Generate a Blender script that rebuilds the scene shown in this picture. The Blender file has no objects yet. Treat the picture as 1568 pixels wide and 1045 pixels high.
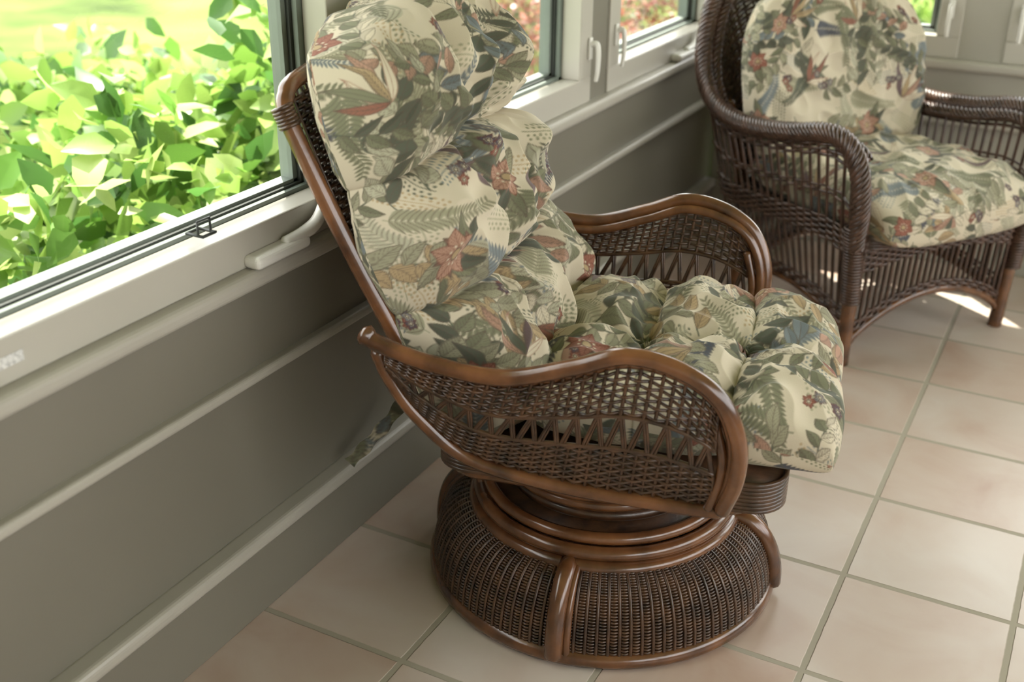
import bpy, math, numpy as np
from mathutils import Matrix, Vector
rng=np.random.default_rng(7)
PI=math.pi
sc=bpy.context.scene
# ------------------------------------------------------------------ helpers
def link(o,parent=None):
    sc.collection.objects.link(o)
    if parent: o.parent=parent
    return o
def empty(name,loc=(0,0,0),rz=0):
    e=bpy.data.objects.new(name,None); e.empty_display_size=.1
    e.location=loc; e.rotation_euler=(0,0,rz); return link(e)
def raw_mesh(name,V,F,mat,parent=None,col=None,smooth=True):
    V=np.ascontiguousarray(V,dtype=np.float32);F=np.ascontiguousarray(F,dtype=np.int32)
    me=bpy.data.meshes.new(name)
    me.vertices.add(len(V)); me.vertices.foreach_set('co',V.ravel())
    me.loops.add(F.size); me.loops.foreach_set('vertex_index',F.ravel())
    me.polygons.add(len(F)); me.polygons.foreach_set('loop_start',np.arange(0,F.size,F.shape[1],dtype=np.int32))
    me.update(calc_edges=True)
    me.polygons.foreach_set('use_smooth',np.full(len(F),smooth,dtype=bool))
    if col is not None:
        a=me.color_attributes.new('Col','FLOAT_COLOR','POINT')
        c=np.ones((len(V),4),dtype=np.float32);c[:,:3]=col
        a.data.foreach_set('color',c.ravel())
    me.materials.append(mat); me.validate()
    return link(bpy.data.objects.new(name,me),parent)
class Acc:
    def __init__(s): s.V=[];s.F=[];s.n=0
    def add(s,V,F): s.V.append(V);s.F.append(F+s.n);s.n+=len(V)
    def obj(s,name,mat,parent=None): return raw_mesh(name,np.concatenate(s.V),np.concatenate(s.F),mat,parent)
def nrm(a): return a/np.maximum(np.linalg.norm(a,axis=-1,keepdims=True),1e-9)
def spline(pts,n=12,closed=False):
    P=np.array(pts,float)
    if closed: Q=np.vstack([P[-1:],P,P[:2]])
    else: Q=np.vstack([2*P[:1]-P[1:2],P,2*P[-1:]-P[-2:-1]])
    out=[]
    m=len(P) if closed else len(P)-1
    t=np.linspace(0,1,n,endpoint=False)[:,None]
    for i in range(m):
        a,b,c,d=Q[i],Q[i+1],Q[i+2],Q[i+3]
        out.append(.5*((2*b)+(-a+c)*t+(2*a-5*b+4*c-d)*t**2+(-a+3*b-3*c+d)*t**3))
    if not closed: out.append(P[-1:])
    return np.vstack(out)
def tube(acc,P,r,k=8,closed=False,ref=None,cap=True):
    P=np.asarray(P,float);n=len(P);r=np.broadcast_to(np.asarray(r,float),(n,)).copy()
    if closed: T=nrm(np.roll(P,-1,0)-np.roll(P,1,0))
    else: T=nrm(np.gradient(P,axis=0))
    if cap and not closed:
        r0,r1=r[0],r[-1]
        P=np.vstack([P[0]-T[0]*r0*.5,P[0]-T[0]*r0*.35,P,P[-1]+T[-1]*r1*.35,P[-1]+T[-1]*r1*.5])
        T=np.vstack([T[:1],T[:1],T,T[-1:],T[-1:]]);r=np.concatenate([[r0*.02,r0*.7],r,[r1*.7,r1*.02]])
        if ref is not None and np.ndim(ref)==2: ref=np.vstack([ref[:1],ref[:1],ref,ref[-1:],ref[-1:]])
        n=len(P)
    if ref is None:
        a=np.array([0,0,1.]) if abs(T[0][2])<.9 else np.array([1.,0,0])
        N=np.zeros((n,3));v=a-T[0]*(a@T[0]);v/=np.linalg.norm(v);N[0]=v
        for i in range(1,n):
            v=v-T[i]*(v@T[i]);l=np.linalg.norm(v);v=v/l if l>1e-9 else N[i-1];N[i]=v
    else:
        ref=np.broadcast_to(ref,(n,3));N=nrm(ref-T*np.sum(ref*T,1,keepdims=True))
    B=np.cross(T,N)
    an=np.arange(k)*2*PI/k
    V=P[:,None]+r[:,None,None]*(np.cos(an)[None,:,None]*N[:,None]+np.sin(an)[None,:,None]*B[:,None])
    V=V.reshape(-1,3)
    m=n if closed else n-1
    i=np.arange(m)[:,None];j=np.arange(k)[None]
    i2=(i+1)%n;j2=(j+1)%k
    F=np.stack([i*k+j,i*k+j2,i2*k+j2,i2*k+j],-1).reshape(-1,4)
    acc.add(V,F)
def weave(acc,S,rows,nst,amp,r,u0=0,u1=1,closed=False,per=5,k=5,alt=1,off=0):
    nu=nst*per+(0 if closed else 1)
    u=np.linspace(0,1,nu,endpoint=not closed)
    for i,v in enumerate(rows):
        uu=u0+(u1-u0)*u;e=1e-3
        P=S(uu,np.full(nu,v));N=nrm(np.cross(S(uu+e,np.full(nu,v))-P,S(uu,np.full(nu,v+e))-P))
        P=P+N*(off+amp*np.cos((PI if alt else 2*PI)*nst*u+PI*i*alt))[:,None]
        tube(acc,P,r,k,closed,ref=N,cap=False)
def stakes(acc,S,us,v0,v1,r,k=5,n=10):
    v=np.linspace(v0,v1,n)
    for u in us: tube(acc,S(np.full(n,u),v),r,k,cap=False)
def boxes(name,L,mat,parent=None,bevel=.003,seg=2):
    V=[];F=[]
    for b in L:
        x0,x1,y0,y1,z0,z1=b;o=len(V)
        V+=[(x0,y0,z0),(x1,y0,z0),(x1,y1,z0),(x0,y1,z0),(x0,y0,z1),(x1,y0,z1),(x1,y1,z1),(x0,y1,z1)]
        F+=[tuple(o+q for q in f) for f in [(0,3,2,1),(4,5,6,7),(0,1,5,4),(1,2,6,5),(2,3,7,6),(3,0,4,7)]]
    me=bpy.data.meshes.new(name);me.from_pydata(V,[],F);me.materials.append(mat)
    o=link(bpy.data.objects.new(name,me),parent)
    if bevel:
        m=o.modifiers.new('b','BEVEL');m.width=bevel;m.segments=seg
    return o
# ------------------------------------------------------------------ materials
def newmat(name):
    m=bpy.data.materials.new(name);m.use_nodes=True
    nt=m.node_tree;return m,nt,nt.nodes['Principled BSDF'],nt.nodes,nt.links
def simple(name,c,rough=.5,var=.12,scale=8,bump=0,bscale=60,coat=0,c2=None,spec=.5):
    m,nt,b,N,L=newmat(name)
    tc=N.new('ShaderNodeTexCoord');no=N.new('ShaderNodeTexNoise');no.inputs['Scale'].default_value=scale;no.inputs['Detail'].default_value=6
    L.new(tc.outputs['Object'],no.inputs['Vector'])
    cr=N.new('ShaderNodeValToRGB')
    c=np.array(c);ca=c*(1-var);cb=c*(1+var) if c2 is None else np.array(c2)
    cr.color_ramp.elements[0].position=.3;cr.color_ramp.elements[1].position=.7
    cr.color_ramp.elements[0].color=(*ca,1);cr.color_ramp.elements[1].color=(*cb,1)
    L.new(no.outputs['Fac'],cr.inputs['Fac']);L.new(cr.outputs['Color'],b.inputs['Base Color'])
    b.inputs['Roughness'].default_value=rough;b.inputs['Coat Weight'].default_value=coat;b.inputs['Coat Roughness'].default_value=.15
    b.inputs['Specular IOR Level'].default_value=spec
    if bump:
        n2=N.new('ShaderNodeTexNoise');n2.inputs['Scale'].default_value=bscale;L.new(tc.outputs['Object'],n2.inputs['Vector'])
        bp=N.new('ShaderNodeBump');bp.inputs['Strength'].default_value=bump;bp.inputs['Distance'].default_value=.002
        L.new(n2.outputs['Fac'],bp.inputs['Height']);L.new(bp.outputs['Normal'],b.inputs['Normal'])
    return m
M_paint=simple('paint_greige_shaded',(.190,.176,.140),.42,.03,3,.05,200)  # wall paint darkened, shade of the left wall put into the colour
M_trim=simple('paint_trim_lit',(.41,.39,.335),.3,.03,3)  # same paint made lighter, window light on the ledges put into the colour
M_pane=simple('paint_sash',(.46,.44,.38),.33,.03,3)
M_gask=simple('gasket_dark',(.03,.035,.03),.5)
M_revealg=simple('gasket_reveal_shade',(.16,.19,.165),.5)  # grey gasket strips, plus shade of the recessed reveals put into the colour
M_plast=simple('white_plastic',(.74,.73,.68),.25,.02)
M_pole=simple('rattan_pole',(.070,.026,.010),.22,.35,14,.1,120,coat=.6,c2=(.185,.074,.027))
M_wick=simple('wicker_strand',(.034,.0160,.0085),.32,.4,30,.2,300,coat=.35,c2=(.100,.046,.021))
M_wick2=simple('wicker_strand_dark',(.046,.022,.014),.34,.4,30,.2,300,coat=.3,c2=(.100,.050,.031))
M_dark=simple('dark_metal_and_backing',(.012,.010,.009),.45)
M_ceil=simple('ceiling_paint',(.6,.57,.5),.7,.02)
def fabric():
    m,nt,b,N,L=newmat('floral_fabric')
    a=N.new('ShaderNodeAttribute');a.attribute_name='Col';L.new(a.outputs['Color'],b.inputs['Base Color'])
    b.inputs['Roughness'].default_value=.85;b.inputs['Specular IOR Level'].default_value=.2
    b.inputs['Sheen Weight'].default_value=.1
    tc=N.new('ShaderNodeTexCoord')
    v=N.new('ShaderNodeTexNoise');v.inputs['Scale'].default_value=420;L.new(tc.outputs['Object'],v.inputs['Vector'])
    bp=N.new('ShaderNodeBump');bp.inputs['Strength'].default_value=.25;bp.inputs['Distance'].default_value=.001
    L.new(v.outputs['Fac'],bp.inputs['Height']);L.new(bp.outputs['Normal'],b.inputs['Normal'])
    return m
M_fab=fabric()
def leafmat():
    m,nt,b,N,L=newmat('leaves')
    a=N.new('ShaderNodeAttribute');a.attribute_name='Col'
    L.new(a.outputs['Color'],b.inputs['Base Color']);b.inputs['Roughness'].default_value=.4
    tr=N.new('ShaderNodeBsdfTranslucent');L.new(a.outputs['Color'],tr.inputs['Color'])
    mx=N.new('ShaderNodeMixShader');mx.inputs[0].default_value=.4
    L.new(b.outputs[0],mx.inputs[1]);L.new(tr.outputs[0],mx.inputs[2]);L.new(mx.outputs[0],N['Material Output'].inputs['Surface'])
    return m
M_leaf=leafmat()
def glassmat():
    m=bpy.data.materials.new('window_glass');m.use_nodes=True;N=m.node_tree.nodes;L=m.node_tree.links
    N.remove(N['Principled BSDF'])
    t=N.new('ShaderNodeBsdfTransparent');t.inputs[0].default_value=(.96,.98,.96,1)
    g=N.new('ShaderNodeBsdfGlossy');g.inputs['Roughness'].default_value=.02
    f=N.new('ShaderNodeLayerWeight');f.inputs[0].default_value=.5
    p=N.new('ShaderNodeMath');p.operation='POWER';p.inputs[1].default_value=5;L.new(f.outputs['Facing'],p.inputs[0])
    q=N.new('ShaderNodeMath');q.operation='MULTIPLY_ADD';q.inputs[1].default_value=.7;q.inputs[2].default_value=.04;L.new(p.outputs[0],q.inputs[0])
    mx=N.new('ShaderNodeMixShader');L.new(q.outputs[0],mx.inputs[0]);L.new(t.outputs[0],mx.inputs[1]);L.new(g.outputs[0],mx.inputs[2])
    L.new(mx.outputs[0],N['Material Output'].inputs['Surface']);return m
M_glass=glassmat()
TL=.33
def tilemat():
    m,nt,b,N,L=newmat('terracotta_tile')
    tc=N.new('ShaderNodeTexCoord')
    sv=N.new('ShaderNodeVectorMath');sv.operation='SCALE';sv.inputs['Scale'].default_value=1/TL
    L.new(tc.outputs['Object'],sv.inputs[0])
    fr=N.new('ShaderNodeVectorMath');fr.operation='FRACTION';L.new(sv.outputs[0],fr.inputs[0])
    fl=N.new('ShaderNodeVectorMath');fl.operation='FLOOR';L.new(sv.outputs[0],fl.inputs[0])
    sx=N.new('ShaderNodeSeparateXYZ');L.new(fr.outputs[0],sx.inputs[0])
    def mth(op,a,bv=None):
        q=N.new('ShaderNodeMath');q.operation=op
        for i,x in enumerate((a,bv)):
            if x is None: continue
            if isinstance(x,(int,float)): q.inputs[i].default_value=x
            else: L.new(x,q.inputs[i])
        return q.outputs[0]
    dx=mth('ABSOLUTE',mth('SUBTRACT',sx.outputs[0],.5));dy=mth('ABSOLUTE',mth('SUBTRACT',sx.outputs[1],.5))
    d=mth('MAXIMUM',dx,dy)
    nz=N.new('ShaderNodeTexNoise');nz.inputs['Scale'].default_value=35;L.new(tc.outputs['Object'],nz.inputs['Vector'])
    d2=mth('ADD',d,mth('MULTIPLY',mth('SUBTRACT',nz.outputs['Fac'],.5),.008))
    mr=N.new('ShaderNodeMapRange');mr.interpolation_type='SMOOTHSTEP';mr.inputs[1].default_value=.478;mr.inputs[2].default_value=.485;L.new(d2,mr.inputs[0])
    wn=N.new('ShaderNodeTexWhiteNoise');wn.noise_dimensions='2D';L.new(fl.outputs[0],wn.inputs['Vector'])
    no=N.new('ShaderNodeTexNoise');no.inputs['Scale'].default_value=4.5;no.inputs['Detail'].default_value=5;no.inputs['Distortion'].default_value=.6
    a3=N.new('ShaderNodeVectorMath');a3.operation='ADD';L.new(tc.outputs['Object'],a3.inputs[0]);
    s3=N.new('ShaderNodeVectorMath');s3.operation='SCALE';s3.inputs['Scale'].default_value=7;L.new(wn.outputs['Color'],s3.inputs[0]);L.new(s3.outputs[0],a3.inputs[1]);L.new(a3.outputs[0],no.inputs['Vector'])
    f=mth('ADD',mth('MULTIPLY',no.outputs['Fac'],.8),mth('MULTIPLY',wn.outputs['Value'],.25))
    cr=N.new('ShaderNodeValToRGB');e=cr.color_ramp.elements
    e[0].position=.3;e[0].color=(.43,.30,.23,1);e[1].position=.78;e[1].color=(.58,.515,.455,1)
    q=e.new(.52);q.color=(.52,.42,.35,1)
    L.new(f,cr.inputs['Fac'])
    mx=N.new('ShaderNodeMix');mx.data_type='RGBA';L.new(mr.outputs[0],mx.inputs[0]);L.new(cr.outputs[0],mx.inputs[6]);mx.inputs[7].default_value=(.37,.335,.265,1)
    L.new(mx.outputs[2],b.inputs['Base Color'])
    r=N.new('ShaderNodeMapRange');r.inputs[3].default_value=.32;r.inputs[4].default_value=.8;L.new(mr.outputs[0],r.inputs[0]);L.new(r.outputs[0],b.inputs['Roughness'])
    bp=N.new('ShaderNodeBump');bp.inputs['Distance'].default_value=.003;bp.inputs['Strength'].default_value=.6;bp.invert=True
    h=mth('ADD',mr.outputs[0],mth('MULTIPLY',no.outputs['Fac'],.15))
    L.new(h,bp.inputs['Height']);L.new(bp.outputs[0],b.inputs['Normal'])
    return m
M_tile=tilemat()
# ------------------------------------------------------------------ floral pattern (numbers only, used as per-vertex colours)
PX=.00125;NP=1200
C=np.zeros((NP,NP,3),np.float32);C[:]=(.55,.49,.37)
def stamp(cx,cy,R):
    i0,j0=int(cx/PX),int(cy/PX);k=int(R/PX)+2
    ii=np.arange(i0-k,i0+k+1);jj=np.arange(j0-k,j0+k+1)
    X=(ii[:,None]+.5)*PX-cx;Y=(jj[None]+.5)*PX-cy
    return ii%NP,jj%NP,X+0*Y,Y+0*X
def blend(ii,jj,a,c):
    sub=C[np.ix_(ii,jj)];a=np.clip(a,0,1)[...,None]
    C[np.ix_(ii,jj)]=sub*(1-a)+np.array(c,np.float32)*a
def cov(d): return np.clip(d/PX+.5,0,1)
INK=(.11,.085,.065)
def leaf(cx,cy,an,Ln,W,fill,ink=INK,style=0,edge=.0010):
    ii,jj,X,Y=stamp(cx+math.cos(an)*Ln/2,cy+math.sin(an)*Ln/2,Ln*.6)
    s=(X*math.cos(an)+Y*math.sin(an))/Ln+.5;t=-X*math.sin(an)+Y*math.cos(an)
    t=t-.12*Ln*np.sin(PI*np.clip(s,0,1))*(.6 if style%2 else -.6)
    ss=np.clip(s,0,1);w=W*np.sin(PI*ss**.8)**.9
    ins=np.where((s>0)&(s<1),w-np.abs(t),-1)
    a=cov(ins);blend(ii,jj,a,fill)
    if style in(2,3): blend(ii,jj,a*(t>0)*.45,np.array(fill)*.55)
    if edge: blend(ii,jj,a*cov(edge-np.abs(ins-edge*.5))*.8,ink)
    blend(ii,jj,a*cov(.0006-np.abs(t))*.75,ink)
    if style in(1,2) and Ln>.03:
        q=np.abs(((s*Ln-np.abs(t)*1.3)/.0065)%1-.5)
        blend(ii,jj,a*(q<.11)*.55,ink)
def dot(cx,cy,r,c,ink=None):
    ii,jj,X,Y=stamp(cx,cy,r*1.3);d=r-np.hypot(X,Y);blend(ii,jj,cov(d),c)
    if ink is not None: blend(ii,jj,cov(.0009-np.abs(d)),ink)
def stem(pts,w,c):
    for x,y in pts:
        ii,jj,X,Y=stamp(x,y,w*2);blend(ii,jj,cov(w-np.hypot(X,Y)),c)
def path(x,y,an,L,cur):
    n=int(L/.001);P=[];
    for i in range(n):
        P.append((x,y,an));x+=math.cos(an)*.001;y+=math.sin(an)*.001;an+=cur*.001
    return P
G1=(.185,.19,.12);G2=(.30,.29,.195);G3=(.095,.105,.075);BL=(.075,.085,.105);B2=(.175,.205,.21);RU=(.26,.115,.08);R2=(.40,.245,.175);TA=(.39,.29,.165);MV=(.165,.115,.12);CR=(.59,.53,.40);PG=(.40,.385,.28)
def branch(kind,x,y,an):
    cur=rng.uniform(-6,6)
    if kind=='fern':
        P=path(x,y,an,rng.uniform(.10,.2),cur);c=[G1,G3,BL,G2,B2,G1,PG][rng.integers(7)]
        stem([(p[0],p[1]) for p in P],.0009,c)
        n=len(P)
        for i in range(8,n,8):
            f=1-.65*i/n
            for sg in(-1,1): leaf(P[i][0],P[i][1],P[i][2]+sg*.95,.032*f,.0042*f+.0008,c,style=5,edge=0)
    elif kind=='leafy':
        P=path(x,y,an,rng.uniform(.12,.24),cur);pal=[(G1,G2),(PG,G1),(CR,G1),(G3,B2),(G3,PG),(TA,G2),(CR,PG),(G1,G3),(G2,R2)][rng.integers(9)]
        stem([(p[0],p[1]) for p in P],.0012,G3)
        L=rng.uniform(.04,.06);sty=int(rng.integers(1,4))
        for q,i in enumerate(range(12,len(P),17)):
            leaf(P[i][0],P[i][1],P[i][2]+(1 if q%2 else -1)*rng.uniform(.6,.95),L*(1-.3*i/len(P)),L*rng.uniform(.2,.27),pal[q%2],style=sty)
        leaf(P[-1][0],P[-1][1],P[-1][2],L,L*.22,pal[0],style=sty)
    elif kind=='stripe':
        for k in range(6):
            a=an+(k-2.5)*.33;c=[RU,MV,G1,R2,G3,TA][rng.integers(6)]
            leaf(x,y,a,rng.uniform(.07,.11),.0085,CR if k%3==0 else c,style=k%4,ink=RU if k%3==0 else INK)
    elif kind=='berry':
        P=path(x,y,an,rng.uniform(.09,.16),cur);c=[G1,B2,G3,TA,G2][rng.integers(5)]
        stem([(p[0],p[1]) for p in P],.0008,c)
        for i in range(5,len(P),8):
            for sg in(-1,1):
                for m in(.008,.016):
                    dot(P[i][0]+math.cos(P[i][2]+sg*1.1)*m,P[i][1]+math.sin(P[i][2]+sg*1.1)*m,.0021,c)
def flower(x,y,R,c,n=6,c2=TA,rot=0):
    for k in range(n): leaf(x,y,rot+k*2*PI/n+PI/n,R*.9,R*.2,np.array(c)*.5,style=0)
    for k in range(n):
        leaf(x,y,rot+k*2*PI/n,R,R*.33,c,style=1,ink=(.12,.035,.025))
    dot(x,y,R*.2,c2,INK)
    for k in range(9): dot(x+math.cos(k*.7)*R*.33,y+math.sin(k*.7)*R*.33,R*.045,CR)
S=NP*PX
def jit(n):
    g=[( (i+rng.uniform(.1,.9))/n*S,(j+rng.uniform(.1,.9))/n*S) for i in range(n) for j in range(n)]
    rng.shuffle(g);return g
for x,y in jit(14): branch('berry',x,y,rng.uniform(0,6.28))
for x,y in jit(13): branch('fern',x,y,rng.uniform(0,6.28))
for x,y in jit(13): branch('leafy',x,y,rng.uniform(0,6.28))
for x,y in jit(6): branch('stripe',x,y,rng.uniform(0,6.28))
for x,y in jit(8):
    for k in range(4):
        xx=x+rng.normal()*.014;yy=y+rng.normal()*.014
        flower(xx,yy,.012,[BL,B2,BL,RU][rng.integers(4)],5,CR,rng.uniform(0,6))
for x,y in jit(6):
    if rng.random()<.8:
        for k in range(5): leaf(x,y,rng.uniform(0,6.28),.070,.013,[G1,G3,G2][k%3],style=2)
        flower(x,y,rng.uniform(.032,.042),[RU,R2,RU][rng.integers(3)],int(rng.integers(5,7)),TA,rng.uniform(0,6))
def sample(U,V,sc_=1.12):
    fu=(U/PX/sc_)%NP;fv=(V/PX/sc_)%NP
    i=np.floor(fu).astype(int);j=np.floor(fv).astype(int);a=(fu-i)[...,None];b=(fv-j)[...,None]
    i%=NP;j%=NP;i2=(i+1)%NP;j2=(j+1)%NP
    return C[i,j]*(1-a)*(1-b)+C[i2,j]*a*(1-b)+C[i,j2]*(1-a)*b+C[i2,j2]*a*b
# ------------------------------------------------------------------ cushions
def prof(n,W,H,e):
    th=np.linspace(-PI/2,PI/2,8001);x=W*np.sign(np.sin(th))*np.abs(np.sin(th))**e;z=H*np.abs(np.cos(th))**e
    s=np.concatenate([[0],np.cumsum(np.hypot(np.diff(x),np.diff(z)))])
    q=np.linspace(0,s[-1],n);return np.interp(q,s,x),np.interp(q,s,z)/H,q
def cushion(name,parent,W,L,H,nx,ny,mapping,off,step=.002,e=.55,A=.03,Hb=None,corner=.10,seed=1,shape=None,wr=.0035,side=.05,cr=.5):
    r=np.random.default_rng(seed)
    n=int((2*W+2*H)/step);m=int((2*L+2*H)/step)
    x,hx,U=prof(n,W,H,e);y,hy,Vv=prof(m,L,H,e)
    X,Y=np.meshgrid(x,y,indexing='ij');HX,HY=np.meshgrid(hx,hy,indexing='ij');UU,VV=np.meshgrid(U,Vv,indexing='ij')
    def sm(k,amp):
        o=0
        for _ in range(7):
            a=r.uniform(0,2*PI);f=k*r.uniform(.6,1.5);o=o+np.sin((X*math.cos(a)+Y*math.sin(a))*f+r.uniform(0,6))
        return o*amp/7
    xi=np.clip((X/W+1)/2,0,1);et=np.clip((Y/L+1)/2,0,1)
    wx=xi+sm(13,.06);wy=et+sm(13,.06)
    lx=np.abs(np.sin(PI*nx*np.clip(wx,0,1)))**cr;ly=np.abs(np.sin(PI*ny*np.clip(wy,0,1)))**cr
    lx=np.where((wx<.5/nx)|(wx>1-.5/nx),1,lx);ly=np.where((wy<.5/ny)|(wy>1-.5/ny),1,ly)
    lob=lx*ly*.65+.35*np.minimum(lx,ly)
    tuft=0
    for i in range(1,nx) if nx>1 else []:
        for j in range(1,ny) if ny>1 else []:
            cx=(2*i/nx-1)*W;cy=(2*j/ny-1)*L
            rr=np.hypot(X-cx,Y-cy);aa=np.arctan2(Y-cy,X-cx)
            tuft=tuft+np.exp(-(rr/.03)**2)*.020+np.exp(-(rr/.08)**2)*.005*np.sin(aa*9+r.uniform(0,6))
    edge=HX*HY
    ridge=np.abs(sm(50,2.2));wrk=(sm(40,wr*2.4)+ (.5-np.minimum(ridge,1))*wr*1.4)
    k=corner
    fx=np.abs(X/W)**3;fy=np.abs(Y/L)**3
    bul=1+side*(ly-.7)*fx+sm(20,.014)*fx; bul2=1+side*(lx-.7)*fy+sm(20,.014)*fy
    XX=X*(1-k*fy)*bul;YY=Y*(1-k*fx)*bul2
    if shape is not None: XX,YY=shape(XX,YY)
    V=[];Cc=[]
    for sg,HH in((1,H),(-1,H if Hb is None else Hb)):
        Z=sg*HH*edge
        Z=Z+sg*(A*(lob-.55)*edge**.6-(tuft if np.ndim(tuft) else 0)*edge+wrk*edge**.3)*(1 if sg>0 else .2)
        V.append(mapping(XX,YY,Z).reshape(-1,3))
        Cc.append(sample(UU+off[0]+(0 if sg>0 else .5),VV+off[1]).reshape(-1,3))
    idx=np.arange(n*m).reshape(n,m)
    q=lambda I:np.stack([I[:-1,:-1],I[1:,:-1],I[1:,1:],I[:-1,1:]],-1).reshape(-1,4)
    F=np.vstack([q(idx),q(idx+n*m)[:,::-1]])
    return raw_mesh(name,np.vstack(V),F,M_fab,parent,np.vstack(Cc))
# ------------------------------------------------------------------ room shell
YB=2.66;XR=3.6;YF=-3.2;ZC=2.5
boxes('floor',[(-.10,XR,YF,YB+.1,-.12,0)],M_tile,bevel=0)
wins=[(-1.35,.318),(.60,1.42),(1.69,2.50)]
zs,zt=.772,2.15
L=[(-.14,-.012,YF,YB+.14,0,.66),(-.14,0,YF,YB+.14,.50,.705),(-.14,0,YF,YB+.14,zt,ZC),
   (-.14,0,YF,-1.35,.7,zt),(-.14,0,.36,.56,.7,zt),(-.14,0,1.50,1.61,.7,zt),(-.14,0,2.56,YB+.14,.7,zt)]
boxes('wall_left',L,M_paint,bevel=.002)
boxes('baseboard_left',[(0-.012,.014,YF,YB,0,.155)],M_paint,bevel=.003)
def trimbar(name,z0,z1,d,axis,a0,a1,mat=M_trim):
    if axis=='y': return boxes(name,[(-.02,d,a0,a1,z0,z1)],mat,bevel=min(d,(z1-z0))*.4,seg=4)
    return boxes(name,[(a0,a1,YB-d,YB+.02,z0,z1)],mat,bevel=min(d,(z1-z0))*.4,seg=4)
trimbar('trim_1',.150,.182,.030,'y',YF,YB)
trimbar('trim_2',.486,.508,.020,'y',YF,YB)
trimbar('trim_3',.668,.703,.034,'y',YF,YB)
bw=[(.10,.73),(1.02,1.85),(2.12,3.0)]
M_paintb=simple('paint_backwall_lit',(.36,.345,.29),.42,.03,3,.05,200)  # lighter copy of the wall paint, window light put into the colour
L=[(0,XR,YB+.012,YB+.14,0,.66),(0,XR,YB,YB+.14,.50,.705),(0,XR,YB,YB+.14,zt,ZC),(0,.06,YB,YB+.14,.7,zt),(.80,.95,YB,YB+.14,.7,zt),(1.92,2.05,YB,YB+.14,.7,zt),(3.07,XR,YB,YB+.14,.7,zt)]
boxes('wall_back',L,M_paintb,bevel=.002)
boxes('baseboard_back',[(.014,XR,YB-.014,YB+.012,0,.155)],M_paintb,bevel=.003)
trimbar('trim_4',.150,.182,.030,'x',.03,XR);trimbar('trim_5',.486,.508,.020,'x',.02,XR);trimbar('trim_6',.668,.703,.034,'x',.034,XR)
boxes('unseen_wall_right',[(XR,XR+.12,YF,YB+.14,-.1,.70),(XR,XR+.12,YF,YB+.14,zt,ZC)]+[(XR,XR+.12,y,y+.14,.7,zt) for y in (YF,-1.6,-.2,1.2,2.52)],M_paintb,bevel=0)  # unseen wall, added to cut fill light from the right
boxes('unseen_wall_front',[(-.14,XR+.12,YF-.12,YF,-.1,ZC)],M_ceil,bevel=0)  # unseen wall behind the camera, added to cut fill light
def window(i,axis,a0,a1):
    e=empty('window_%d'%i)
    s=.075
    def B(n,a,b,c,d,e0,e1,m,bev=.003):
        if axis=='y': return boxes(n,[(a,b,c,d,e0,e1)],m,e,bev)
        return boxes(n,[(c,d,YB-b,YB-a,e0,e1)],m,e,bev)
    B('sash_bottom',-.05,.006,a0-s,a1+s,.703,zs,M_pane);B('sash_top',-.05,.006,a0-s,a1+s,zt,zt+.06,M_pane)
    B('sash_left',-.05,.006,a0-s,a0,zs,zt,M_pane);B('sash_right',-.05,.006,a1,a1+s,zs,zt,M_pane)
    for k,(dp0,dp1,w,m) in enumerate([(-.062,-.05,.014,M_revealg),(-.070,-.062,.022,M_gask),(-.10,-.070,.034,M_revealg)]):
        B('reveal_b%d'%k,dp0,dp1,a0-.02,a1+.02,.70,zs+w*.55,m,.001);B('reveal_t%d'%k,dp0,dp1,a0-.02,a1+.02,zt-w,zt+.05,m,.001)
        B('reveal_l%d'%k,dp0,dp1,a0-.03,a0+w,.70,zt+.05,m,.001);B('reveal_r%d'%k,dp0,dp1,a1-w,a1+.03,.70,zt+.05,m,.001)
    V=[(-.08,a0,zs),(-.08,a1,zs),(-.08,a1,zt),(-.08,a0,zt)]
    if axis=='x': V=[(c,YB-a,z) for a,c,z in V]
    me=bpy.data.meshes.new('glass');me.from_pydata(V,[],[(0,1,2,3)]);me.materials.append(M_glass);link(bpy.data.objects.new('glass',me),e)
    return e
n=1
for a,b in wins: window(n,'y',a,b);n+=1
for a,b in bw: window(n,'x',a,b);n+=1
boxes('unseen_ceiling_eave',[(-.60,XR+.3,YF-.3,YB+.40,ZC-.2,ZC)],M_ceil,bevel=0)  # unseen ceiling, overhang added and sized to let in only a strip of sun
# ------------------------------------------------------------------ window hardware
def crank(loc):
    e=empty('casement_crank_handle',loc)
    a=Acc()
    boxes('housing',[(.001,.040,-.075,.075,0,.024)],M_plast,e,.010,4)
    tube(a,spline([(.022,.02,.022),(.026,.07,.026),(.030,.10,.036),(.030,.125,.06),(.028,.145,.095),(.026,.155,.12)],8),np.interp(np.arange(41),[0,12,40],[.011,.013,.0085]),10)
    a.obj('lever',M_plast,e)
    return e
crank((.0,.115,.7035));crank((0,2.20,.7035))
def sash_handle(loc,rz=0):
    e=empty('sash_lock_handle',loc,rz)
    boxes('plate',[(.0065,.014,-.010,.010,-.02,.04)],M_plast,e,.003)
    a=Acc();tube(a,spline([(.012,0,.02),(.028,0,.025),(.034,0,.005),(.034,0,-.045),(.030,0,-.075)],8),np.interp(np.arange(33),[0,16,32],[.007,.0075,.006]),10);a.obj('lever',M_plast,e)
sash_handle((0,1.475,.84));sash_handle((0,1.655,.85));sash_handle((.765,YB,.85),-PI/2);sash_handle((.985,YB,.85),-PI/2)
a=Acc();tube(a,np.array([(-.055,-.045,.784),(-.02,-.045,.784),(-.02,-.015,.784),(-.055,-.015,.784)])+np.array([.02,0,.004]),.003,6,closed=True)
tube(a,np.array([(-.0,-.045,.788),(-.0,-.045,.812),(-.0,-.015,.812),(-.0,-.015,.788)])+np.array([-.01,0,0]),.0025,6)
a.obj('screen_latch',M_gask)
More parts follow.
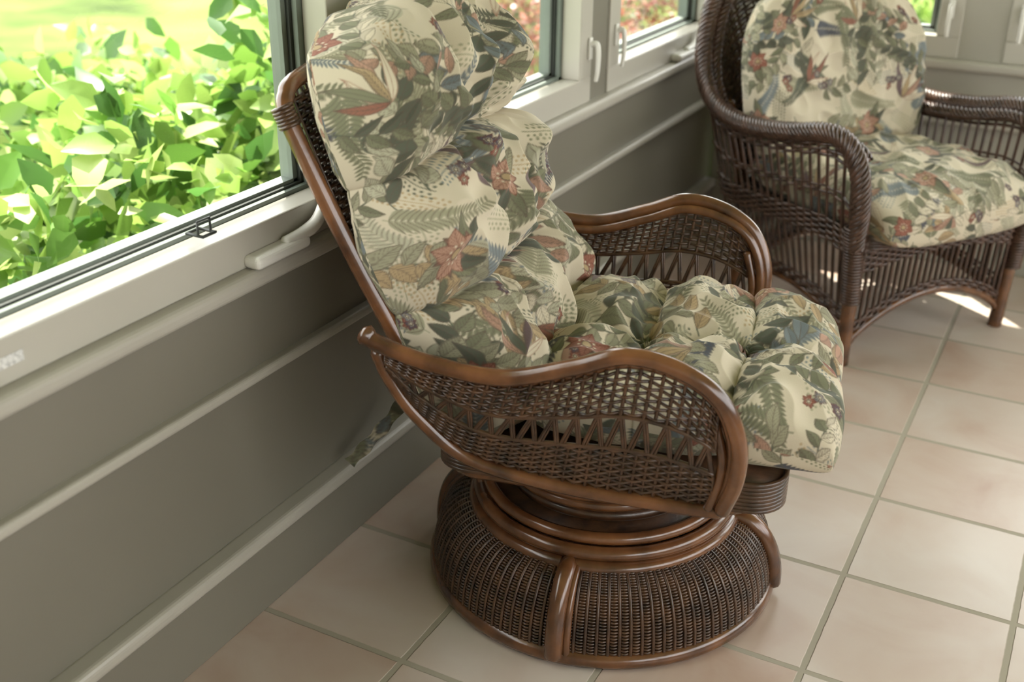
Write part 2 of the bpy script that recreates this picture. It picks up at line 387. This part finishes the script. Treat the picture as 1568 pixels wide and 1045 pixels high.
boxes('paper_label',[(.0065,.0072,-.475,-.425,.728,.745)],simple('label_paper',(.6,.6,.58),.6,.3,200),bevel=0)
# ------------------------------------------------------------------ swivel chair
CH=empty('wicker_swivel_chair',(.522,.476,0),.234)
pole=Acc();wk=Acc();dk=Acc()
def dome(u,v):
    th=2*PI*u;q=v*PI/2
    r=.236+.112*np.cos(q)**.75;z=.024+.140*np.sin(q)**1.0
    return np.stack([r*np.cos(th),r*np.sin(th),z],-1)
def clampdome(u,v): return dome(u,np.clip(v,0,.999))
NS=104
weave(wk,clampdome,np.linspace(.02,.985,34),NS,.0022,.0027,closed=True,per=6,alt=0)
th0=(np.arange(NS)+.5)/NS
def domeo(u,v):
    P=clampdome(u,v);return P+nrm(P*[1,1,.6])*.0016
stakes(wk,domeo,th0,0,.99,.0034,n=12)
def ring(acc,r,z,rad,k=10,n=96):
    t=np.arange(n)*2*PI/n;tube(acc,np.stack([r*np.cos(t),r*np.sin(t),0*t+z],-1),rad,k,True)
ring(pole,.344,.0175,.0170);ring(pole,.262,.162,.0155);ring(pole,.254,.188,.0145);ring(pole,.238,.211,.0125)
ring(wk,.190,.232,.012)
ring(pole,.205,.262,.012);ring(pole,.215,.286,.012);ring(pole,.222,.310,.012)
for a0 in(-94,-4,86,176):
    for da,rr,up in((0,.0185,.006),(3.6,.008,.002)):
        th=math.radians(a0+da)/(2*PI)
        v=np.linspace(0.0,.93,16);P=clampdome(np.full(16,th),v);d=nrm(P*[1,1,.0]);P=P+d*up+np.array([0,0,.003])
        P=np.vstack([P[0]-[0,0,.006],P]);tube(pole,P,rr,10)
def disc(acc,r0,r1,z0,z1,n=64):
    t=np.arange(n)*2*PI/n;P=[(r0,z0),(r1,z0),(r1,z1),(r0,z1)]
    V=np.vstack([np.stack([r*np.cos(t),r*np.sin(t),0*t+z],-1) for r,z in P]);F=[]
    for k in range(4):
        for i in range(n): F.append((k*n+i,k*n+(i+1)%n,((k+1)%4)*n+(i+1)%n,((k+1)%4)*n+i))
    acc.add(V,np.array(F))
disc(wk,.0,.232,.200,.208);disc(dk,.0,.09,.205,.33);disc(wk,0,.222,.312,.345)
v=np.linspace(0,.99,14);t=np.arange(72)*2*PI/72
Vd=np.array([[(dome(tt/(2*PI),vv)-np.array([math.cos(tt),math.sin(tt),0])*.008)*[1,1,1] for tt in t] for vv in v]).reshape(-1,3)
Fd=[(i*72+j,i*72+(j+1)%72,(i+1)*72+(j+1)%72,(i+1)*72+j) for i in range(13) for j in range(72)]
dk.add(Vd,np.array(Fd))  # dark backing added behind the dome weave, painted shade, not mechanism
def rrect(x0,x1,y,z,rc=.06,n=8):
    P=[]
    for cx,cy,a in((x1-rc,y-rc,0),(x0+rc,y-rc,90),(x0+rc,-y+rc,180),(x1-rc,-y+rc,270)):
        for k in range(n+1):
            q=math.radians(a+90*k/n);P.append((cx+rc*math.cos(q),cy+rc*math.sin(q),z))
    return np.array(P)
for k in range(8): tube(wk,rrect(-.27,.350,.285,.348+k*.0075),.0050,6,True)
tube(pole,rrect(-.25,.30,.27,.338),.013,8,True)
Vp=rrect(-.262,.344,.280,.350);Vq=rrect(-.262,.344,.280,.402)
np_=len(Vp);c1=np.array([[.04,0,.350]]);c2=np.array([[.04,0,.402]])
wk.add(np.vstack([Vp,Vq,c1,c2]),np.array([(i,(i+1)%np_,np_+(i+1)%np_,np_+i) for i in range(np_)]+[(i,i+1,(i+2)%np_,2*np_) for i in range(0,np_,2)]+[(np_+i,np_+i+1,np_+(i+2)%np_,2*np_+1) for i in range(0,np_,2)]))
for s in(-1,1):
    arm=spline([(-.352,s*.385,.645),(-.325,s*.388,.632),(-.23,s*.396,.612),(-.112,s*.40,.606),(0,s*.402,.640),(.085,s*.403,.671),(.167,s*.402,.658),(.232,s*.40,.615),(.266,s*.392,.54),(.268,s*.375,.46),(.250,s*.352,.385)],14)
    tube(pole,arm,np.interp(np.arange(len(arm)),[0,8,20,len(arm)],[.019,.0145,.0145,.014]),12)
    arm2=arm.copy();arm2[:,2]-=.017;arm2[:,1]-=s*.014;arm2[90:,0]-=.018*np.linspace(0,1,len(arm)-90)
    tube(pole,arm2[10:],.0105,9)
    a3=spline([(.225,s*.383,.57),(.243,s*.374,.50),(.240,s*.362,.44),(.228,s*.350,.385)],10);tube(pole,a3,.009,9)
    low=spline([(-.335,s*.375,.612),(-.315,s*.370,.56),(-.269,s*.366,.493),(-.183,s*.352,.416),(-.033,s*.340,.381),(.12,s*.340,.374),(.245,s*.345,.378)],12)
    tube(pole,low,.0135,10)
    tc=spline([(-.318,s*.382,.612),(-.23,s*.392,.598),(-.112,s*.396,.590),(0,s*.398,.622),(.085,s*.398,.650),(.16,s*.396,.640),(.212,s*.392,.606),(.232,s*.390,.58)],12)
    bc=spline([(-.312,s*.374,.580),(-.269,s*.366,.505),(-.183,s*.352,.428),(-.033,s*.342,.394),(.10,s*.342,.388),(.235,s*.347,.392)],12)
    def cl(c):
        d=np.concatenate([[0],np.cumsum(np.linalg.norm(np.diff(c,axis=0),axis=1))]);d/=d[-1]
        return lambda u:np.stack([np.interp(u,d,c[:,k]) for k in range(3)],-1)
    ft,fb=cl(tc),cl(bc)
    def Sd(u,v,ft=ft,fb=fb,s=s):
        a,b=ft(np.clip(u,0,1)),fb(np.clip(u,0,1));v=np.asarray(v)[:,None]
        P=a*v+b*(1-v);P[:,1]+=s*.012*np.sin(PI*v[:,0]);return P
    nst=32
    weave(wk,Sd,np.linspace(.03,.37,12),nst,.0028,.0033,0,.995,per=5)
    weave(wk,Sd,np.linspace(.67,.96,8),nst,.0030,.0031,0,.995,per=5)
    stakes(wk,Sd,np.arange(nst+1)/nst*.995,0,.37,.0034);stakes(wk,Sd,np.arange(nst+1)/nst*.995,.64,1,.0034)
    for k in range(nst//2):
        u=(2*k+1)/nst*.995
        for du in(-.82,.82):
            tube(wk,Sd(np.array([u,u+du/nst]),np.array([.65,.38])),.0034,5,cap=False)
            tube(wk,Sd(np.array([u+.007,u+.007+du*.95/nst]),np.array([.65,.38])),.0028,5,cap=False)
    for v_ in(.385,.645):
        uu=np.linspace(0,.995,60);tube(wk,Sd(uu,np.full(60,v_)),.0046,6)
    bp=spline([(-.235,s*.275,.385),(-.275,s*.295,.50),(-.320,s*.308,.60),(-.414,s*.318,.80),(-.497,s*.318,.985)],10)
    tube(pole,bp,.0150,10)
    c_=bp[-1];ax=bp[-1]-bp[-3];ax=ax/np.linalg.norm(ax)
    for q in range(6):
        cc=c_+ax*(q-3)*.006;t=np.arange(16)*2*PI/16;e1=np.cross(ax,[0,1,0]);e1/=np.linalg.norm(e1);e2=np.cross(ax,e1)
        tube(wk,cc+.016*(np.cos(t)[:,None]*e1+np.sin(t)[:,None]*e2),.0038,6,True)
    tube(pole,spline([(-.300,s*.30,.575),(-.32,s*.345,.60),(-.335,s*.372,.615)],6),.011,8)
top=spline([(-.497,-.318,.985),(-.502,-.302,1.010),(-.504,-.25,1.028),(-.504,0,1.035),(-.504,.25,1.028),(-.502,.302,1.010),(-.497,.318,.985)],12)
tube(pole,top,.0145,10)
def Sb(u,v):
    u=np.clip(u,0,1)[:,None];v=np.asarray(v)[:,None]
    y=(2*u-1)*.30*(1-.05*v**6)
    z=.42+(.605)*v*(1-.02*(2*u-1)**2);x=-.25-.250*v-.004*np.cos((2*u-1)*PI/2)
    return np.hstack([x,y,z])
weave(wk,Sb,np.linspace(.01,.98,84),30,.003,.0038,per=4,k=4);stakes(wk,Sb,np.arange(31)/30,0,1,.003,n=12)
pole.obj('rattan_frame',M_pole,CH);wk.obj('woven_panels',M_wick,CH);dk.obj('swivel_and_dark_backing',M_dark,CH)
def seatmap(X,Y,Z):
    f=np.clip((X-.10)/.18,0,1)**2
    x=.158+X;y=Y;z=.478+Z-.034*f-.016*np.cos(np.clip(X/.28,-1,1)*PI/2)*np.cos(np.clip(Y/.3,-1,1)*PI/2)
    return np.stack([x,y,z],-1)
cushion('seat_cushion',CH,.277,.287,.080,3,2,seatmap,(.1,.2),seed=3,A=.042,corner=.07,wr=.010,Hb=.066,cr=.62,e=.6)
def backmap(X,Y,Z):
    up=np.array([-.29,0,.957]);fw=np.array([.957,0,.29])
    P=np.array([-.370,0,.757])+Y[...,None]*up+(Z+.05*X**2)[...,None]*fw
    P=P+X[...,None]*np.array([0,1,0]);P=P+(-.028*np.clip(-Y/.35,0,1))[...,None]*np.array([-1.,0,0])
    return P
def backshape(X,Y):
    t=np.clip((Y-.18)/.21,0,1);return X*(1-.09*t**2.6),Y-.04*np.abs(X/.30)**2.5*np.clip(Y/.3,0,1)
cushion('back_cushion',CH,.320,.382,.160,3,3,backmap,(.55,.75),seed=5,A=.092,corner=.05,shape=backshape,wr=.013,Hb=.016,e=.46,cr=.45)
TP=spline([(.235,.40,.425),(.20,.372,.40),(.14,.345,.350),(.085,.345,.275),(.058,.31,.232),(.043,.257,.206)],14)
W=np.linspace(-1,1,7);T=nrm(np.gradient(TP,axis=0));sd=nrm(np.cross(T,np.array([1.1,-1.6,1.1])))
Vt=TP[:,None]+sd[:,None]*(W*.0125)[None,:,None];n_=len(TP)
Vt[:,:,0]+=.003*np.sin(np.arange(n_)*.5)[:,None]*W[None]
It=np.arange(n_*7).reshape(n_,7);Ft=np.stack([It[:-1,:-1],It[1:,:-1],It[1:,1:],It[:-1,1:]],-1).reshape(-1,4)
uu=np.arange(n_)[:,None]*.004+0*W[None];vv=W[None]*.0125+0*uu
Mi=np.linalg.inv(np.array(Matrix.Translation((.522,.476,0))@Matrix.Rotation(.234,4,'Z')))
Vl=Vt.reshape(-1,3)@Mi[:3,:3].T+Mi[:3,3]
raw_mesh('cushion_tie',Vl,Ft,M_fab,CH,sample(uu*1.0+.62,vv+.2).reshape(-1,3)*.85)
# ------------------------------------------------------------------ second armchair
PH=math.radians(-35)
A2=empty('wicker_armchair',(.708,2.066,0),PH)
pl=Acc();wv=Acc();dd=Acc()
def braid(acc,path,R,n=6,r=.006,tw=40):
    P=np.asarray(path);T=nrm(np.gradient(P,axis=0));N=np.zeros_like(P);v=np.array([0,0,1.]) if abs(T[0][2])<.9 else np.array([0,1.,0])
    for i in range(len(P)):
        v=v-T[i]*(v@T[i]);v=v/np.linalg.norm(v);N[i]=v
    B=np.cross(T,N);d=np.concatenate([[0],np.cumsum(np.linalg.norm(np.diff(P,axis=0),axis=1))])
    for k in range(n):
        a=2*PI*k/n+d*tw
        tube(acc,P+R*(np.cos(a)[:,None]*N+np.sin(a)[:,None]*B),r,5,cap=False)
    tube(acc,P,R,8)
half=[(.285,-.335,.36),(.292,-.345,.50),(.262,-.355,.61),(.175,-.362,.655),(-.02,-.375,.62),(-.20,-.378,.605),(-.33,-.375,.63),(-.40,-.37,.70),(-.435,-.355,.80),(-.455,-.315,.92),(-.468,-.22,1.02),(-.475,0,1.07)]
full=half+[(x,-y,z) for x,y,z in half[-2::-1]]
rim=spline(full,14)
braid(wv,rim,.021,8,.0075,55)
rin=rim.copy();rin[:,1]*=.90;rin[:,0]+=.012;rin[:,2]-=.022
braid(wv,rin[30:-30],.015,6,.006,60)
for s in(-1,1):
    tube(pl,spline([(.27,s*.31,.0),(.275,s*.315,.2),(.285,s*.335,.38)],10),.021,10)
    for z in np.arange(.20,.42,.009):
        t=np.arange(14)*2*PI/14;tube(wv,np.stack([.278+.025*np.cos(t),s*(.318+.02*(z-.2)/.2)+.025*np.sin(t),0*t+z],-1),.005,5,True)
    tube(pl,spline([(-.30,s*.27,0),(-.28,s*.27,.2),(-.30,s*.28,.40),(-.36,s*.30,.62)],10),.019,10)
    top_=np.array([p for p in rim if (p[1]*s>0 and -.40<p[0]<.275 and p[2]<.72 and p[2]>.56)])
    top_=top_[np.argsort(top_[:,0])];d=(top_[:,0]-top_[0,0])/(top_[-1,0]-top_[0,0])
    def S2(u,v,d=d,top_=top_,s=s):
        u=np.clip(u,0,1);v=np.asarray(v)[:,None]
        a=np.stack([np.interp(u,d,top_[:,k]) for k in range(3)],-1)
        b=np.stack([-.29+.555*u,s*(.285+.02*u)+0*u,.12+.05*np.sin(PI*u)],-1);return a*v+b*(1-v)
    ns=20
    stakes(wv,S2,(np.arange(ns)+.5)/ns,0,.98,.0052,n=8)
    weave(wv,S2,np.linspace(.40,.52,8),ns,.004,.005,per=4);weave(wv,S2,np.linspace(.88,.99,5),ns,.004,.005,per=4)
    weave(wv,S2,np.linspace(0,.06,3),ns,.004,.006,per=4);weave(wv,S2,np.linspace(.67,.70,2),ns,.004,.004,per=4)
    tube(pl,S2(np.linspace(0,1,20),np.full(20,-.03)),.010,8)
for x_,yy,nm in((.27,.30,26),(-.285,.26,24)):
    def Sf(u,v,x_=x_,yy=yy):
        u=np.asarray(u);v=np.asarray(v)[:,None]
        y=(2*u-1)*yy;a=np.stack([0*y+x_+.01,y,.375+0*y],-1);b=np.stack([0*y+x_,y,.07+.11*np.cos((2*u-1)*PI/2)**.7],-1)
        return a*v+b*(1-v)
    cl_=lambda u,v,Sf=Sf:Sf(np.clip(u,0.0001,.9999),v)
    stakes(wv,cl_,(np.arange(nm)+.5)/nm,0,1,.0056,n=5)
    weave(wv,cl_,np.linspace(.66,1,11),nm,.004,.0055,per=4);weave(wv,cl_,np.linspace(.0,.10,3),nm,.004,.006,per=4)
    tube(pl,cl_(np.linspace(0,1,30),np.full(30,-.04)),.012,8)
for k in range(5): tube(wv,rrect(-.30,.30,.30,.352+k*.009),.0065,6,True)
dd.add(*(lambda P:(np.vstack([P,[[0,0,.372]]]),np.array([(i,i+1,(i+2)%len(P),len(P)) for i in range(0,len(P),2)])))(rrect(-.29,.29,.29,.372)))
def S3(u,v):
    u=np.clip(u,0,1);v=np.asarray(v)[:,None]
    q=np.array([p for p in rim if p[2]>.62 and p[0]<-.30]);dq=np.concatenate([[0],np.cumsum(np.linalg.norm(np.diff(q,axis=0),axis=1))]);dq/=dq[-1]
    a=np.stack([np.interp(u,dq,q[:,k]) for k in range(3)],-1)
    b=np.stack([-.30+0*u,(2*u-1)*.22,.40+0*u],-1)
    P=a*v+b*(1-v);P[:,0]-=.03*np.sin(PI*v[:,0]);return P
weave(wv,S3,np.linspace(.05,.98,46),36,.004,.0055,per=4,k=4);stakes(wv,S3,np.arange(37)/36,0,1,.004,n=12)
pl.obj('rattan_frame',M_pole,A2);wv.obj('woven_panels',M_wick2,A2);dd.obj('seat_deck',M_dark,A2)
def seat2(X,Y,Z): return np.stack([.058+X,Y,.442+Z-.032*np.clip((X-.1)/.2,0,1)**2],-1)
cushion('seat_cushion',A2,.314,.298,.090,1,1,seat2,(.9,.35),step=.003,seed=9,A=.0,corner=.05,wr=.007,Hb=.082)
def back2(X,Y,Z):
    up=np.array([-.24,0,.971]);fw=np.array([.971,0,.24])
    return np.array([-.275,0,.728])+Y[...,None]*up+(Z+.35*X**2)[...,None]*fw+X[...,None]*np.array([0,1.,0])
def bs2(X,Y):
    t=np.clip((Y+.02)/.28,0,1);b=np.clip((-Y-.1)/.18,0,1);return X*(1-.18*t**2.2-.08*b**2),Y-.06*np.abs(X/.33)**2.5*np.clip(Y/.25,0,1)
cushion('back_cushion',A2,.335,.262,.078,1,1,back2,(.2,1.1),step=.003,seed=11,A=.0,corner=.06,shape=bs2,wr=.007)
# ------------------------------------------------------------------ outdoors
boxes('ground_lawn',[(-60,-.14,-30,60,-.6,-.35),(-.14,60,YB+.14,60,-.6,-.35),(XR+.12,60,-30,YB+.14,-.6,-.35)],simple('lawn',(.045,.085,.015),.9,.5,.8,c2=(.17,.235,.05),spec=.1),bevel=0)  # shade streaks on the grass put into the colour as noise
def leaves(name,blobs,N,size,pal,seed,asp=.5,up=.6):
    r=np.random.default_rng(seed);Ps=[]
    wts=np.array([b[3]*b[4]*b[5] for b in blobs])**.67;wts/=wts.sum()
    for b,w in zip(blobs,wts):
        n=int(N*w);d=nrm(r.normal(size=(n,3)));rad=r.uniform(.35,1,n)**.4
        lump=1+.20*np.sin(d[:,0]*7+b[0]*3)*np.sin(d[:,1]*6+b[1])*1+.12*np.sin(d[:,2]*11+d[:,0]*5)
        Ps.append(np.array(b[:3])+d*np.array(b[3:6])*(rad*lump)[:,None])
    P=np.vstack(Ps);P=P[P[:,2]>-.33]
    P=P[(P[:,0]<-.29)|(P[:,1]>YB+.3)|(P[:,0]>XR+.2)];n=len(P)
    N_=nrm(r.normal(size=(n,3))*.75+np.array([.25,-.15,up]));T=nrm(np.cross(N_,r.normal(size=(n,3))));B=np.cross(N_,T)
    L=size*r.uniform(.45,1.35,n);st=np.array([0,.28,.65,1.]);w=np.array([.04,.5,.42,.02])*asp*1.0
    V=np.zeros((n,4,3,3))
    for i in range(4):
        for j,sx in enumerate((-1,0,1)):
            V[:,i,j]=P+T*(L*st[i])[:,None]+B*(L*w[i]*sx)[:,None]*1.0+N_*(L*(-.22*st[i]**2+.10*abs(sx)*w[i]*2))[:,None]
    base=np.arange(n)[:,None,None]*12;q=np.array([[i*3+j,(i+1)*3+j,(i+1)*3+j+1,i*3+j+1] for i in range(3) for j in range(2)])
    F=(base+q[None]).reshape(-1,4)
    pal=np.array(pal);c=pal[r.integers(len(pal),size=n)]*r.uniform(.6,1.25,(n,1))
    raw_mesh(name,V.reshape(-1,3),F,M_leaf,None,np.repeat(c,12,axis=0),smooth=True)
GP=[(.22,.38,.07),(.13,.27,.045),(.34,.50,.11),(.08,.19,.04),(.48,.60,.20),(.30,.46,.10)]
leaves('garden_bush',[(-.85,-.1,-.06,.50,.8,.54),(-.90,.75,.08,.55,.6,.62),(-.90,1.55,.24,.5,.62,.76),(-1.9,1.5,.12,.7,.7,.55),(-1.9,.4,-.05,.7,.8,.42)],13500,.105,GP,21,asp=.58)
RP=[(.36,.12,.08),(.42,.20,.15),(.24,.10,.07),(.44,.30,.22),(.15,.17,.07),(.50,.22,.19),(.20,.22,.09)]
leaves('red_barberry_shrub',[(-1.5,3.9,.3,.7,.8,.85),(-1.8,5.2,.4,.9,1.0,1.0),(-1.0,5.5,.3,.7,.8,.95),(-3.2,6.0,.4,.9,1.2,1.0)],42000,.038,RP,22,asp=.6)
leaves('garden_hedge',[(1.6,8.0,.1,2.2,.8,.9),(-5.0,13,.3,4,.8,.9)],14000,.12,GP,23)
# ------------------------------------------------------------------ light & camera
sun=bpy.data.lights.new('sun','SUN');sun.energy=17;sun.angle=.01;sun.color=(1,.95,.84)
so=link(bpy.data.objects.new('sun',sun));sdv=Vector((-.40,.42,1.1));so.rotation_euler=sdv.to_track_quat('Z','Y').to_euler()
w=bpy.data.worlds.new('world');sc.world=w;w.use_nodes=True;bg=w.node_tree.nodes['Background'];bg.inputs[0].default_value=(1,.985,.965,1);bg.inputs[1].default_value=5.7
cam=bpy.data.cameras.new('camera');cam.sensor_width=36;cam.lens=39.72;cam.clip_start=.05
co=link(bpy.data.objects.new('camera',cam));sc.camera=co
yaw,pit,rol=-.482,.439,.011
fw=np.array([math.sin(yaw)*math.cos(pit),math.cos(yaw)*math.cos(pit),-math.sin(pit)]);r=np.cross(fw,[0,0,1]);r/=np.linalg.norm(r);u=np.cross(r,fw)
r2=math.cos(rol)*r+math.sin(rol)*u;u2=-math.sin(rol)*r+math.cos(rol)*u
co.matrix_world=Matrix(((r2[0],u2[0],-fw[0],1.266),(r2[1],u2[1],-fw[1],-1.363),(r2[2],u2[2],-fw[2],1.429),(0,0,0,1)))
cam.dof.use_dof=True;cam.dof.focus_distance=2.12;cam.dof.aperture_fstop=2.8
sc.view_settings.view_transform='Standard'
